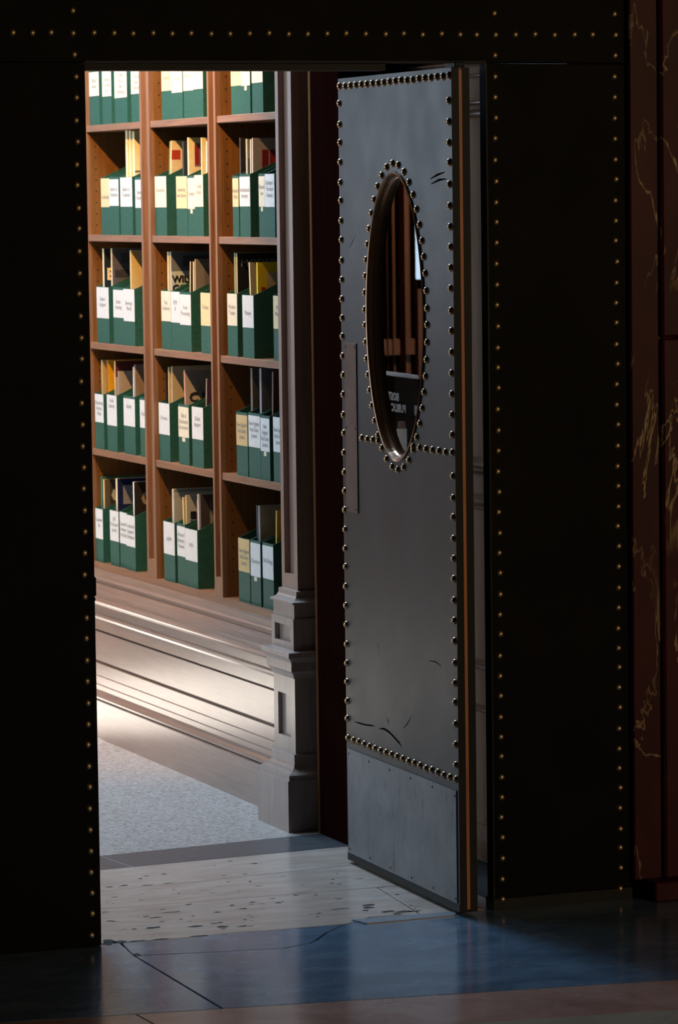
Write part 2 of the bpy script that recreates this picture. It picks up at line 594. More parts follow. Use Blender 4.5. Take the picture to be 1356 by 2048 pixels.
for _ in range(70):
    y_ = rp.choice((rp.uniform(.06, .42), rp.uniform(.06, .42), rp.uniform(.46, .68), rp.uniform(.72, .96)))
    pit(rp.uniform(0.0, 0.92), y_, rp.uniform(.003, .012), rp.uniform(.002, .007))
for p_ in ((.19, .165, .024, .012), (.29, .135, .020, .010), (.35, .10, .016, .010), (.40, .085, .014, .008), (.235, .285, .020, .006), (.30, .335, .03, .005), (.48, .30, .016, .006),
           (.775, .175, .018, .016), (.79, .205, .02, .012), (.80, .105, .022, .014), (.835, .085, .026, .014), (.865, .08, .02, .008), (.755, .145, .012, .01), (.81, .065, .014, .008), (.70, .19, .03, .005),
           (.035, .045, .022, .03), (.055, .03, .02, .018), (.02, .02, .014, .02), (.10, .022, .03, .008), (.16, .018, .03, .007), (.26, .016, .03, .006), (.045, -.135, .012, .022),
           (.30, .74, .016, .006), (.36, .715, .02, .005), (.42, .72, .015, .005)):
    pit(*p_)
o_ = bm_done(bm, 'stone_pits', MORTAR, floor)
o_['kind'] = 'stuff'

# ---- studded front wall (lintel + side panels)
H = 2.15
W = 1.05
wall_front = empty('wall_front')
tag(wall_front, 'black leather wall around the doorway, studded with brass nail heads', 'wall', kind='structure')
box('lintel', -1.48, 1.44, 0.0, 0.05, H, 3.6, LEATHER, wall_front, 0.002)
box('side_panel', W, 1.44, 0.0, 0.04, 0.03, H - 0.002, LEATHER, wall_front, 0.002)
box('side_panel', -1.48, -W, 0.0, 0.04, 0.03, H - 0.002, LEATHER, wall_front, 0.002)
box('sill', W - 0.002, 1.44, -0.006, 0.045, 0.0, 0.03, BLACKM, wall_front)
box('sill', -1.48, -W, -0.006, 0.045, 0.0, 0.03, BLACKM, wall_front)
box('edge_trim', W - 0.001, W + 0.003, -0.002, 0.0005, 0.03, H, BLACKM, wall_front)
box('edge_trim', 0.0, W, -0.003, 0.0005, H, H + 0.005, BLACKM, wall_front)
box('header_rail', -W, 0.80, 0.05, 0.11, H - 0.017, H + 0.04, BLACKM, wall_front)
SW = dome_mesh('stud', 0.0088, 0.0075, (0, -1, 0), STUD_W, 12, 4)
ROWX = [-0.1791, -0.1308, -0.0848, -0.0298, 0.0229, 0.0734, 0.1214, 0.1723, 0.2208, 0.2694, 0.3209, 0.3699, 0.4205, 0.4713, 0.5223, 0.5722, 0.6236, 0.6739, 0.7257, 0.7791, 0.8273, 0.8784, 0.9297, 0.9799, 1.0248, 1.0767, 1.1316, 1.1854, 1.2393, 1.2949, 1.3452, 1.4097]
ROWZ = 2.2215
for x in ROWX + [-0.228, -0.279]:
    place('stud', SW, (x, 0, ROWZ + random.uniform(-.0015, .0015)), wall_front)
PZ = 0.0522
for cx in (-0.028, 1.0742, 1.4075):
    for k in (-1, -2, 1):
        z = ROWZ - k * PZ
        place('stud', SW, (cx + random.uniform(-.0015, .0015), 0, z), wall_front)
for cx, dx in ((1.0735, 0), (1.4072, 0)):
    for k in range(2, 43):
        place('stud', SW, (cx + random.uniform(-.002, .002), 0, ROWZ - k * PZ + random.uniform(-.002, .002)), wall_front)

# ---- closed left leaf
door_1 = empty('door_1', (-W, 0, 0))
tag(door_1, 'closed black leather door leaf at left, edged with brass studs', 'door', kind='structure')
box('leaf', 0.004, W, 0.0, 0.042, 0.0008, H - 0.004, LEATHER, door_1, 0.002)
for k in range(2, 43):
    place('stud', SW, (W - 0.0255 + random.uniform(-.002, .002), 0, ROWZ - k * PZ + random.uniform(-.002, .002)), door_1)
bm = bmesh.new()
bm_box(bm, W, W + 0.006, 0.006, 0.034, 0.862, 0.908)
bm_box(bm, W, W + 0.005, 0.010, 0.030, 0.848, 0.858)
bm_done(bm, 'latch', BLACKM, door_1, 0.0022)
for z in (0.505, 0.492, 0.478, 0.24, 0.232, 0.224):
    box('latch_screw', W, W + 0.003, 0.016, 0.024, z - 0.003, z + 0.003, BLACKM, door_1)

# ---- vestibule walls
XW = 1.066
wall_right = empty('wall_right')
tag(wall_right, 'dark mahogany panelled vestibule wall behind the open door', 'wall', kind='structure')
XA = 1.30                                                     # wall of the shallow bay the open door stands in
box('wall_board', XA + 0.016, XA + 0.06, 0.045, 1.05, 0, 2.75, W_ALC, wall_right)
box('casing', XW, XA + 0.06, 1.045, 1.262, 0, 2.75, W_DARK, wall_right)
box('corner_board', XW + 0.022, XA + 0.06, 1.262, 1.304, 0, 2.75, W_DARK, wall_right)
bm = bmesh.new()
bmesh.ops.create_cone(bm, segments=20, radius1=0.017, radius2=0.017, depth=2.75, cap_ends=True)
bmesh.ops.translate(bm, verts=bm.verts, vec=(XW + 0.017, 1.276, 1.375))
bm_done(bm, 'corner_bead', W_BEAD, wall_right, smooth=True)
for z0, z1, pr in ((2.168, 2.182, 0.040), (2.186, 2.24, 0.055), (2.136, 2.146, 0.024), (2.062, 2.074, 0.032), (2.028, 2.050, 0.026), (1.082, 1.110, 0.034), (1.062, 1.072, 0.020),
                   (0.998, 1.009, 0.024), (0.968, 0.984, 0.018), (0.533, 0.555, 0.032), (0.413, 0.431, 0.020), (0.0, 0.10, 0.014)):
    e = XA + 0.016 - pr
    extrude_profile_y('wall_moulding', [(XA + 0.02, z0), (e + 0.4 * pr, z0), (e, z0 + 0.35 * (z1 - z0)), (e, z0 + 0.6 * (z1 - z0)), (e + 0.45 * pr, z1), (XA + 0.02, z1)], 0.045, 1.045, W_ALC, wall_right)
for y0, y1 in ((0.045, 0.12), (0.86, 0.90), (0.97, 1.045)):
    box('wall_stile', XA - 0.004, XA + 0.02, y0, y1, 0.10, 2.16, W_ALC, wall_right, 0.003)

wall_left = empty('wall_left')
tag(wall_left, 'mahogany vestibule and plaster hall wall on the left side', 'wall', kind='structure')
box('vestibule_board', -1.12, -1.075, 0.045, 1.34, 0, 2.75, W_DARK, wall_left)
box('hall_return', -4.6, -1.12, 1.28, 1.34, 0, 3.5, PLASTER, wall_left)
# hall left wall with two window openings (y 2.5-3.9 and 5.1-6.5)
for y0, y1, z0, z1 in ((1.28, 2.5, 0, 3.5), (3.9, 5.1, 0, 3.5), (6.5, 9.1, 0, 3.5), (2.5, 3.9, 0, 0.65), (5.1, 6.5, 0, 0.65), (2.5, 3.9, 3.05, 3.5), (5.1, 6.5, 3.05, 3.5)):
    box('hall_wall', -4.6, -4.5, y0, y1, z0, z1, PLASTER, wall_left)
wall_back = empty('wall_back')
tag(wall_back, 'wood panelled wall at the far end of the hall', 'wall', kind='structure')
for x0, x1, z0, z1 in ((-4.5, -3.47, 0, 3.5), (-2.07, 1.5, 0, 3.5), (-3.47, -2.07, 0, 1.35), (-3.47, -2.07, 3.05, 3.5)):
    box('hall_wall', x0, x1, 9.0, 9.1, z0, z1, W_PANEL, wall_back)
for x0, wd, pr in ((-2.04, .05, .03), (-1.965, .03, .02), (-1.92, .02, .03), (-1.88, .05, .04), (-1.80, .05, .02), (-1.72, .10, .05), (-1.55, .08, .03), (-1.30, .12, .04), (-0.90, .10, .03), (-0.46, .12, .04)):
    box('wall_stile', x0, x0 + wd, 9.0 - pr, 9.0, 0, 3.5, W_PANEL, wall_back, 0.006)
for x0, wd in ((-2.068, .018), (-2.0, .030), (-1.935, .006), (-1.905, .005), (-1.86, .01)):
    box('gap_shade_strip', x0, x0 + wd, 8.938, 9.0, 0, 3.5, W_DARK, wall_back)  # raised dark strips standing in for shaded gaps between stiles
box('wainscot_rail', -2.07, 1.1, 8.94, 9.0, 1.02, 1.10, W_PANEL, wall_back)
for n, (ax, p, a0, a1, zb) in enumerate((('y', -4.55, 2.5, 3.9, .65), ('y', -4.55, 5.1, 6.5, .65), ('x', 9.05, -3.47, -2.07, 1.35)), 1):
    w = empty('window_%d' % n)
    tag(w, 'tall hall window %s' % ('nearer the entrance', 'farther along the left wall', 'in the far wall, left of the panelling')[n - 1], 'window', kind='structure')
    zm = (zb + 3.05) / 2
    for q0, q1, z0, z1 in ((a0, a0 + .05, zb, 3.05), (a1 - .05, a1, zb, 3.05), (a0, a1, zb, zb + .05), (a0, a1, 3.0, 3.05), (a0, a1, zm - .02, zm + .02), ((a0 + a1) / 2 - .02, (a0 + a1) / 2 + .02, zb, 3.05)):
        if ax == 'y':
            box('window_frame', p - .03, p + .03, q0, q1, z0, z1, W_DARK, w)
        else:
            box('window_frame', q0, q1, p - .03, p + .03, z0, z1, W_DARK, w)
ceiling = empty('ceiling')
tag(ceiling, 'plaster ceiling over vestibule and hall', 'ceiling', kind='structure')
box('vestibule_ceiling', -1.12, 1.36, 0.05, 1.30, 2.75, 2.85, PLASTER_C, ceiling)
for a0, a1, b0, b1 in ((-4.6, 0.25, 1.28, 9.1), (1.0, 1.6, 1.28, 9.1), (0.25, 1.0, 1.28, 1.9), (0.25, 1.0, 3.9, 9.1)):
    box('hall_ceiling', a0, a1, b0, b1, 3.5, 3.6, PLASTER_C, ceiling)
box('added_skylight_frame', 0.25, 1.0, 1.88, 1.93, 3.47, 3.56, W_DARK, ceiling)  # opening added to carry the extra light for the floor
box('added_skylight_frame', 0.25, 1.0, 3.87, 3.92, 3.47, 3.56, W_DARK, ceiling)
box('added_skylight_glazing', 0.25, 1.0, 1.9, 3.9, 3.56, 3.57, plain('frosted_glazing', (0.8, 0.85, 0.9), 0.5), ceiling)
box('ceiling_drop', -1.12, 1.15, 1.28, 1.34, 2.75, 3.5, PLASTER_C, ceiling)
wall_hall = box('wall_hall', 1.46, 1.52, 1.30, 9.1, 0, 3.5, PLASTER)
tag(wall_hall, 'plaster hall wall behind the built-in bookcase', 'wall', kind='structure')

# ---- red marble of the lobby
mp = empty('marble_pilaster', (1.44, 0, 0))
tag(mp, 'dark red gold-veined marble pilaster beside the studded wall', 'pilaster')
box('back_slab', 0.0, 0.13, -0.02, 0.06, 0.05, 3.6, REDMARBLE, mp, 0.003)
box('shaft', 0.080, 0.62, -0.038, 0.06, 0.05, 1.45, REDMARBLE, mp, 0.006)
box('shaft', 0.080, 0.62, -0.038, 0.06, 1.452, 3.6, REDMARBLE, mp, 0.006)
box('plinth', 0.03, 0.66, -0.08, 0.06, 0.0, 0.05, REDMARBLE, mp, 0.004)
wl = box('wall_lobby', 2.06, 6.5, 0.0, 0.08, 0, 3.6, REDMARBLE)
tag(wl, 'dark red marble lobby wall to the right', 'wall', kind='structure')
wl2 = box('wall_lobby_left', -6.0, -1.48, 0.0, 0.08, 0, 3.6, REDMARBLE)
tag(wl2, 'dark red marble lobby wall to the left', 'wall', kind='structure')

# =================================================================== OPEN DOOR
HX, HY, FX, FY = 0.944, 0.0, 0.968, 0.80
ang = math.atan2(FY - HY, FX - HX)
door_2 = empty('door_2', (HX, HY, 0), ang)
tag(door_2, 'open grey metal-clad door with oval window and rows of domed studs', 'door', kind='structure')
U0, U1, Z0, Z1, T = -0.030, 0.800, 0.012, 2.138, 0.048
OC, OZ, OA, OB = 0.382, 1.5075, 0.210, 0.374


def ell(a, b, t):
    return OC + a * math.cos(t), OZ + b * math.sin(t)


def door_leaf():
    bm = bmesh.new()
    angs = [2 * math.pi * i / 72 for i in range(72)]
    corner = [math.atan2(z - OZ, u - OC) % (2 * math.pi) for u in (U0, U1) for z in (Z0, Z1)]
    # direction angles of ellipse points
    pts = []
    for t in angs:
        u, z = ell(OA, OB, t)
        pts.append((math.atan2(z - OZ, u - OC) % (2 * math.pi), u, z))
    for c in corner:
        k = 1 / math.sqrt((math.cos(c) / OA) ** 2 + (math.sin(c) / OB) ** 2)
        pts.append((c, OC + k * math.cos(c), OZ + k * math.sin(c)))
    pts.sort()
    ring = []
    for c, u, z in pts:
        dx, dz = math.cos(c), math.sin(c)
        ks = []
        if dx > 1e-9: ks.append((U1 - OC) / dx)
        if dx < -1e-9: ks.append((U0 - OC) / dx)
        if dz > 1e-9: ks.append((Z1 - OZ) / dz)
        if dz < -1e-9: ks.append((Z0 - OZ) / dz)
        k = min(ks)
        ring.append((u, z, OC + k * dx, OZ + k * dz))
    fi = [bm.verts.new((a, 0, b)) for a, b, c, d in ring]
    fo = [bm.verts.new((c, 0, d)) for a, b, c, d in ring]
    bi = [bm.verts.new((a, -T, b)) for a, b, c, d in ring]
    bo = [bm.verts.new((c, -T, d)) for a, b, c, d in ring]
    n = len(ring)
    for i in range(n):
        j = (i + 1) % n
        bm.faces.new((fi[i], fi[j], fo[j], fo[i]))
        bm.faces.new((bi[i], bo[i], bo[j], bi[j]))
        bm.faces.new((fi[i], bi[i], bi[j], fi[j]))
        bm.faces.new((fo[i], fo[j], bo[j], bo[i]))
    return bm_done(bm, 'leaf', DOOR, door_2)


door_leaf()


def sweep_ellipse(name, prof, mat, parent, n=96):
    """prof: list of (offset from oval outward, local y) closed polygon"""
    bm = bmesh.new()
    rows = []
    for i in range(n):
        t = 2 * math.pi * i / n
        row = []
        for off, y in prof:
            u, z = ell(OA + off, OB + off, t)
            row.append(bm.verts.new((u, y, z)))
        rows.append(row)
    m = len(prof)
    for i in range(n):
        a, b = rows[i], rows[(i + 1) % n]
        for k in range(m):
            bm.faces.new((a[k], b[k], b[(k + 1) % m], a[(k + 1) % m]))
    return bm_done(bm, name, mat, parent)


ow = empty('oval_window', parent=door_2)
sweep_ellipse('oval_frame', [(0.003, 0.0), (0.0035, 0.004), (0.0, 0.006), (-0.004, 0.0045), (-0.006, -0.001), (-0.007, -0.010), (-0.010, -0.015), (-0.0125, -0.017), (-0.0125, -0.040), (0.0, -0.046)], OVALFR, ow)
bm = bmesh.new()
ra = [bm.verts.new((*[ell(OA - .011, OB - .011, 2 * math.pi * i / 72)[0]], -0.019, ell(OA - .011, OB - .011, 2 * math.pi * i / 72)[1])) for i in range(72)]
rb = [bm.verts.new((v.co.x, -0.024, v.co.z)) for v in ra]
bm.faces.new(ra)
bm.faces.new(rb[::-1])
for i in range(72):
    bm.faces.new((ra[i], ra[(i + 1) % 72], rb[(i + 1) % 72], rb[i]))
bm_done(bm, 'glass_pane', GLASS, ow)

SD = dome_mesh('door_stud', 0.0105, 0.0085, (0, 1, 0), STUD_D, 12, 4)


def dstud(u, z):
    place('stud', SD, (u, 0, z), door_2)


jr = lambda a=0.0012: random.uniform(-a, a)
for i in range(33):                                   # two vertical edge rows
    z = 2.070 - i * (2.070 - 0.398) / 32
    dstud(0.788 + jr(), z + jr(.0025))
    if i != 17:
        dstud(-0.014 + jr(), z - 0.012 + jr(.0025))
for i in range(20):                                   # top and bottom rows
    t = i / 19
    dstud(0.786 - t * 0.806, 2.117 + jr())
    dstud(0.786 - t * 0.800, 0.3475 + jr())
for i in range(4):
    dstud(0.6471 - i * 0.0422, 1.1755 + jr())
for i in range(7):
    dstud(0.2616 - i * 0.0456, 1.1765 + jr())
N_OV = 46                                             # ring around the oval, even arc length
arc = [0]
pp = [ell(OA + .0205, OB + .0245, 2 * math.pi * i / 720) for i in range(721)]
for i in range(720):
    arc.append(arc[-1] + math.dist(pp[i], pp[i + 1]))
for k in range(N_OV):
    s = (k + 0.35) / N_OV * arc[-1]
    i = min(range(721), key=lambda q: abs(arc[q] - s))
    dstud(*pp[i])

kp = empty('kick_plate', parent=door_2)
box('plate', -0.018, 0.787, 0.0, 0.003, 0.030, 0.3190, KICK, kp, 0.0008)
KS = dome_mesh('screw', 0.0038, 0.0015, (0, 1, 0), BLACKM, 8, 2)
for i in range(6):
    u = 0.775 - i * 0.157
    place('screw', KS, (u, 0.003, 0.305), kp)
    place('screw', KS, (u, 0.003, 0.042), kp)
pp_ = empty('push_plate', parent=door_2)
box('plate', 0.679, 0.770, 0.0, 0.003, 0.970, 1.4285, PUSH, pp_, 0.0008)
for u in (0.690, 0.759):
    for z in (0.980, 1.199, 1.418):
        place('screw', KS, (u, 0.003, z), pp_)
# hinge edge: leather wrapped edge with an orange-brown strip
box('edge_strip', U0 - 0.0015, U0, -0.0275, -0.0195, Z0 + 0.004, Z1 - 0.006, W_EDGE, door_2)
box('edge_cover', U0 - 0.001, U0, -T, -0.0275, Z0, Z1, BLACKM, door_2)
box('edge_cover', U0 - 0.001, U0, -0.0195, 0.0, Z0, Z1, BLACKM, door_2)
box('pivot_bracket', U0 + 0.0, U0 + 0.07, -0.036, -0.010, Z1, Z1 + 0.014, BLACKM, door_2, 0.002)
box('bottom_rail', U0, U1, -T, 0.0012, Z0 - 0.003, 0.027, BLACKM, door_2)
# scratches and scuffs: thin dark marks lying on the sheet


def scratch(pts, w):
    bm = bmesh.new()
    vs = []
    for i, (u, z) in enumerate(pts):
        k = w * (0.35 if i in (0, len(pts) - 1) else 1)
        vs.append((bm.verts.new((u, 0.0004, z - k / 2)), bm.verts.new((u, 0.0004, z + k / 2))))
    for a, b in zip(vs, vs[1:]):
        bm.faces.new((a[0], b[0], b[1], a[1]))
    bm_done(bm, 'scratch', SCRATCH, door_2)


scratch([(0.735, 0.398), (0.70, 0.399), (0.66, 0.400), (0.60, 0.405), (0.575, 0.406)], 0.004)
scratch([(0.54, 0.405), (0.50, 0.409), (0.46, 0.404), (0.42, 0.394), (0.39, 0.386), (0.375, 0.378)], 0.006)
scratch([(0.12, 1.863), (0.07, 1.873), (0.02, 1.879)], 0.006)
scratch([(0.115, 1.850), (0.06, 1.860), (0.01, 1.862)], 0.006)
scratch([(0.36, 0.43), (0.33, 0.445), (0.30, 0.47)], 0.003)
scratch([(0.55, 0.635), (0.54, 0.625), (0.535, 0.61)], 0.004)
scratch([(0.17, 0.63), (0.12, 0.632), (0.08, 0.625)], 0.003)
scratch([(0.48, 0.44), (0.47, 0.43), (0.468, 0.42)], 0.006)
scratch([(0.73, 1.685), (0.70, 1.70), (0.68, 1.72)], 0.002)

# =================================================================== BOOKCASE
XS = 1.1464
SZ = [2.0742, 1.7026, 1.3351, 0.9705, 0.580]
TOPZ = 2.4442
STH = 0.022
XBK = 1.445
bays = [(3.012, 3.600), (2.350, 2.917), (1.700, 2.275)]      # left, middle, right bay (y range)
bc = empty('bookcase', (XS, 1.55, 0))
tag(bc, 'built-in brown oak bookcase holding rows of green magazine files', 'bookcase')
BO = Vector((XS, 1.55, 0))


def bpart(o, parent=None):
    o.parent = parent or bc
    o.location = o.location - (BO if parent is None else Vector((0, 0, 0)))
    return o


def bbox_(name, x0, x1, y0, y1, z0, z1, mat, bevel=0.0):
    o = box(name, x0, x1, y0, y1, z0, z1, mat, None, bevel)
    return bpart(o)


bbox_('back_panel', XBK - 0.012, XBK, 1.60, 6.375, 0.0, 2.95, W_SHELF)
divs = [(1.60, 1.700), (2.275, 2.350), (2.917, 3.012), (3.600, 3.695), (4.285, 4.38), (4.95, 5.045), (5.615, 5.71), (6.28, 6.375)]
for y0, y1 in divs:
    bbox_('divider', XS + 0.012, XBK - 0.012, y0, y1, 0.5, 2.95, W_SHELF)
    fl = (y1 - y0) * 0.19
    bm = bmesh.new()
    bm_box(bm, XS - 0.004, XS + 0.012, y0, y0 + fl, 0.580, 2.95)
    bm_box(bm, XS - 0.004, XS + 0.012, y1 - fl, y1, 0.580, 2.95)
    bm_box(bm, XS - 0.004, XS + 0.012, y0 + fl, y1 - fl, 0.580, 0.640)
    bm_box(bm, XS + 0.010, XS + 0.0122, y0 + fl, y1 - fl, 0.640, 2.95)
    bpart(bm_done(bm, 'stile', W_STILE))
    # shelf pin holes down the face that looks toward the doorway
    bm = bmesh.new()
    z = 0.66
    while z < 2.4:
        if min(abs(z - s) for s in SZ) > 0.03:
            bm_box(bm, XS + 0.030, XS + 0.0345, y0 - 0.0005, y0 + 0.001, z - 0.0022, z + 0.0022)
        z += 0.0384
    o = bpart(bm_done(bm, 'pin_holes', HOLE))
    o['kind'] = 'stuff'
allb = bays + [(3.695, 4.285), (4.38, 4.95), (5.045, 5.615), (5.71, 6.28)]
for y0, y1 in allb:
    for s in SZ[:4] + [TOPZ]:
        bbox_('shelf', XS, XBK - 0.012, y0, y1, s - STH, s, W_SHELFY, 0.0012)
bbox_('bottom_shelf', XS - 0.006, XBK - 0.012, 1.57, 6.375, 0.558, SZ[4], W_SHELFY)
bbox_('cornice', XS - 0.05, XBK, 1.60, 6.375, 2.95, 3.05, W_SHELFY)

YB0, YB1 = 1.57, 6.375


def base_part(name, prof):
    o = extrude_profile_y(name, prof, YB0, YB1, W_BASE)
    bpart(o)
    return o


XI = 1.20
base_part('base_fascia', [(XI, 0.558), (1.140, 0.558), (1.134, 0.553), (1.134, 0.536), (1.128, 0.533), (1.1255, 0.528), (1.128, 0.523), (1.134, 0.520), (1.134, 0.512), (XI, 0.512)])
base_part('base_cove', [(XI, 0.512), (1.130, 0.512), (1.118, 0.506), (1.106, 0.498), (1.090, 0.4935), (1.084, 0.489), (1.084, 0.479), (1.077, 0.477), (1.070, 0.4735), (1.0675, 0.469), (1.070, 0.464), (1.080, 0.460), (1.086, 0.452), (XI, 0.452)])
base_part('base_frieze', [(XI, 0.452), (1.092, 0.452), (1.092, 0.424), (1.088, 0.421), (1.084, 0.4175), (1.084, 0.412), (1.090, 0.409), (1.092, 0.402), (1.092, 0.3655), (1.099, 0.364), (XI, 0.364)])
base_part('base_panel', [(XI, 0.364), (1.112, 0.364), (1.112, 0.359), (1.096, 0.357), (1.096, 0.258), (1.112, 0.256), (1.112, 0.250), (XI, 0.250)])
base_part('base_rail', [(XI, 0.250), (1.097, 0.250), (1.092, 0.2485), (1.092, 0.209), (1.088, 0.2065), (1.088, 0.180), (1.084, 0.178), (1.084, 0.162), (1.080, 0.159), (XI, 0.159)])
base_part('base_torus', [(XI, 0.159), (1.080, 0.159), (1.073, 0.156), (1.069, 0.150), (1.0675, 0.143), (1.068, 0.137), (1.074, 0.1335), (1.078, 0.132), (XI, 0.132)])
base_part('baseboard', [(XI, 0.132), (1.073, 0.131), (1.070, 0.128), (1.070, 0.0), (XI, 0.0)])

# ---- wooden pilaster at the near end of the bookcase
pil = empty('wooden_pilaster', (1.026, 1.4335, 0))
tag(pil, 'panelled oak pilaster on a stepped pedestal at the bookcase end', 'pilaster')
PO = Vector((1.026, 1.4335, 0))


def pbox(bm, e, z0, z1, inset=0.0):
    bm_box(bm, 1.026 - e, 1.19, 1.347 - e, 1.520 + e, z0, z1)


def loft(bm, prof):
    rows = []
    for e, z in prof:
        rows.append([bm.verts.new(p) for p in ((1.026 - e, 1.347 - e, z), (1.026 - e, 1.520 + e, z), (1.19, 1.520 + e, z), (1.19, 1.347 - e, z))])
    for a, b in zip(rows, rows[1:]):
        for i in range(4):
            bm.faces.new((a[i], a[(i + 1) % 4], b[(i + 1) % 4], b[i]))
    bm.faces.new(rows[0])
    bm.faces.new(rows[-1][::-1])


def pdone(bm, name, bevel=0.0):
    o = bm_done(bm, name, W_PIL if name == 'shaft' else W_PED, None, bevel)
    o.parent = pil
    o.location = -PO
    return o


def framed(bm, e, z0, z1, pz0, pz1, fy, d):
    """block whose -x face carries a recessed panel"""
    x0 = 1.026 - e
    ya, yb = 1.347 - e, 1.520 + e
    bm_box(bm, x0 + d, 1.19, ya, yb, z0, z1)
    bm_box(bm, x0, x0 + d, ya, ya + fy, z0, z1)
    bm_box(bm, x0, x0 + d, yb - fy, yb, z0, z1)
    bm_box(bm, x0, x0 + d, ya + fy, yb - fy, z0, pz0)
    bm_box(bm, x0, x0 + d, ya + fy, yb - fy, pz1, z1)


bm = bmesh.new(); framed(bm, -0.022, 0.690, 2.95, 0.735, 2.90, 0.024, 0.016); pdone(bm, 'shaft')
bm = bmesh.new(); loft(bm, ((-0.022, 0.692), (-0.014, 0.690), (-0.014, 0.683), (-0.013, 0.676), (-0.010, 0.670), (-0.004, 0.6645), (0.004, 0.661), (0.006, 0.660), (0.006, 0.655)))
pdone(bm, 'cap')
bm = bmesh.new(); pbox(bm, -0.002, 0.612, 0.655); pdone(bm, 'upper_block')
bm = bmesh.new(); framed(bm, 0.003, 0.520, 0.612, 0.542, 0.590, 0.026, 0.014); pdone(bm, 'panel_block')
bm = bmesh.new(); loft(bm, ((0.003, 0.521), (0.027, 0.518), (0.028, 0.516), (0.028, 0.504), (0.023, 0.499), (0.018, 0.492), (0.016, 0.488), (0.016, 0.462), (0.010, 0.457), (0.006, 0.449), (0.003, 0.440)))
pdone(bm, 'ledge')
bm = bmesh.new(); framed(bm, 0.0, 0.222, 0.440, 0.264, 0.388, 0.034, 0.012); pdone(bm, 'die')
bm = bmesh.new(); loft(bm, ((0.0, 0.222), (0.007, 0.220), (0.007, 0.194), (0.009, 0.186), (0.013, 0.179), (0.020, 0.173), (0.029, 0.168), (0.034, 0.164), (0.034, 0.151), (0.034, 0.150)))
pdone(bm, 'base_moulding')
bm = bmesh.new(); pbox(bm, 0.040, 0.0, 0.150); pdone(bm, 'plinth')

# =================================================================== MAGAZINE FILES
FD = 0.235          # depth of a file
WT = 0.0028


def file_body(w, hf, hb):
    """open magazine file; origin front-left-bottom, x into the shelf, y = -w..0"""
    bm = bmesh.new()
    # side walls (slanted top)
    for ya, yb in ((-WT, 0.0), (-w, -w + WT)):
        prof = [(0, 0), (FD, 0), (FD, hb), (0.012, hf + 0.004), (0, hf)]
        a = [bm.verts.new((x, ya, z)) for x, z in prof]
        b = [bm.verts.new((x, yb, z)) for x, z in prof]
        bm.faces.new(a)
        bm.faces.new(b[::-1])
        for i in range(5):
            bm.faces.new((a[i], b[i], b[(i + 1) % 5], a[(i + 1) % 5]))
    bm_box(bm, 0, WT, -w + WT, -WT, 0, hf)
    bm_box(bm, FD - WT, FD, -w + WT, -WT, 0, hb)
    bm_box(bm, WT, FD - WT, -w + WT, -WT, 0, WT)
    return bm


ROWN = ['top', 'second', 'third', 'fourth', 'bottom']
BAYN = ['left', 'middle', 'right']
ORD = ['first', 'second', 'third', 'fourth']
CREAM, WHITE, IVORY, TANL = '#D2BC8C', '#CFCDC9', '#D4C9B0', '#C2A670'
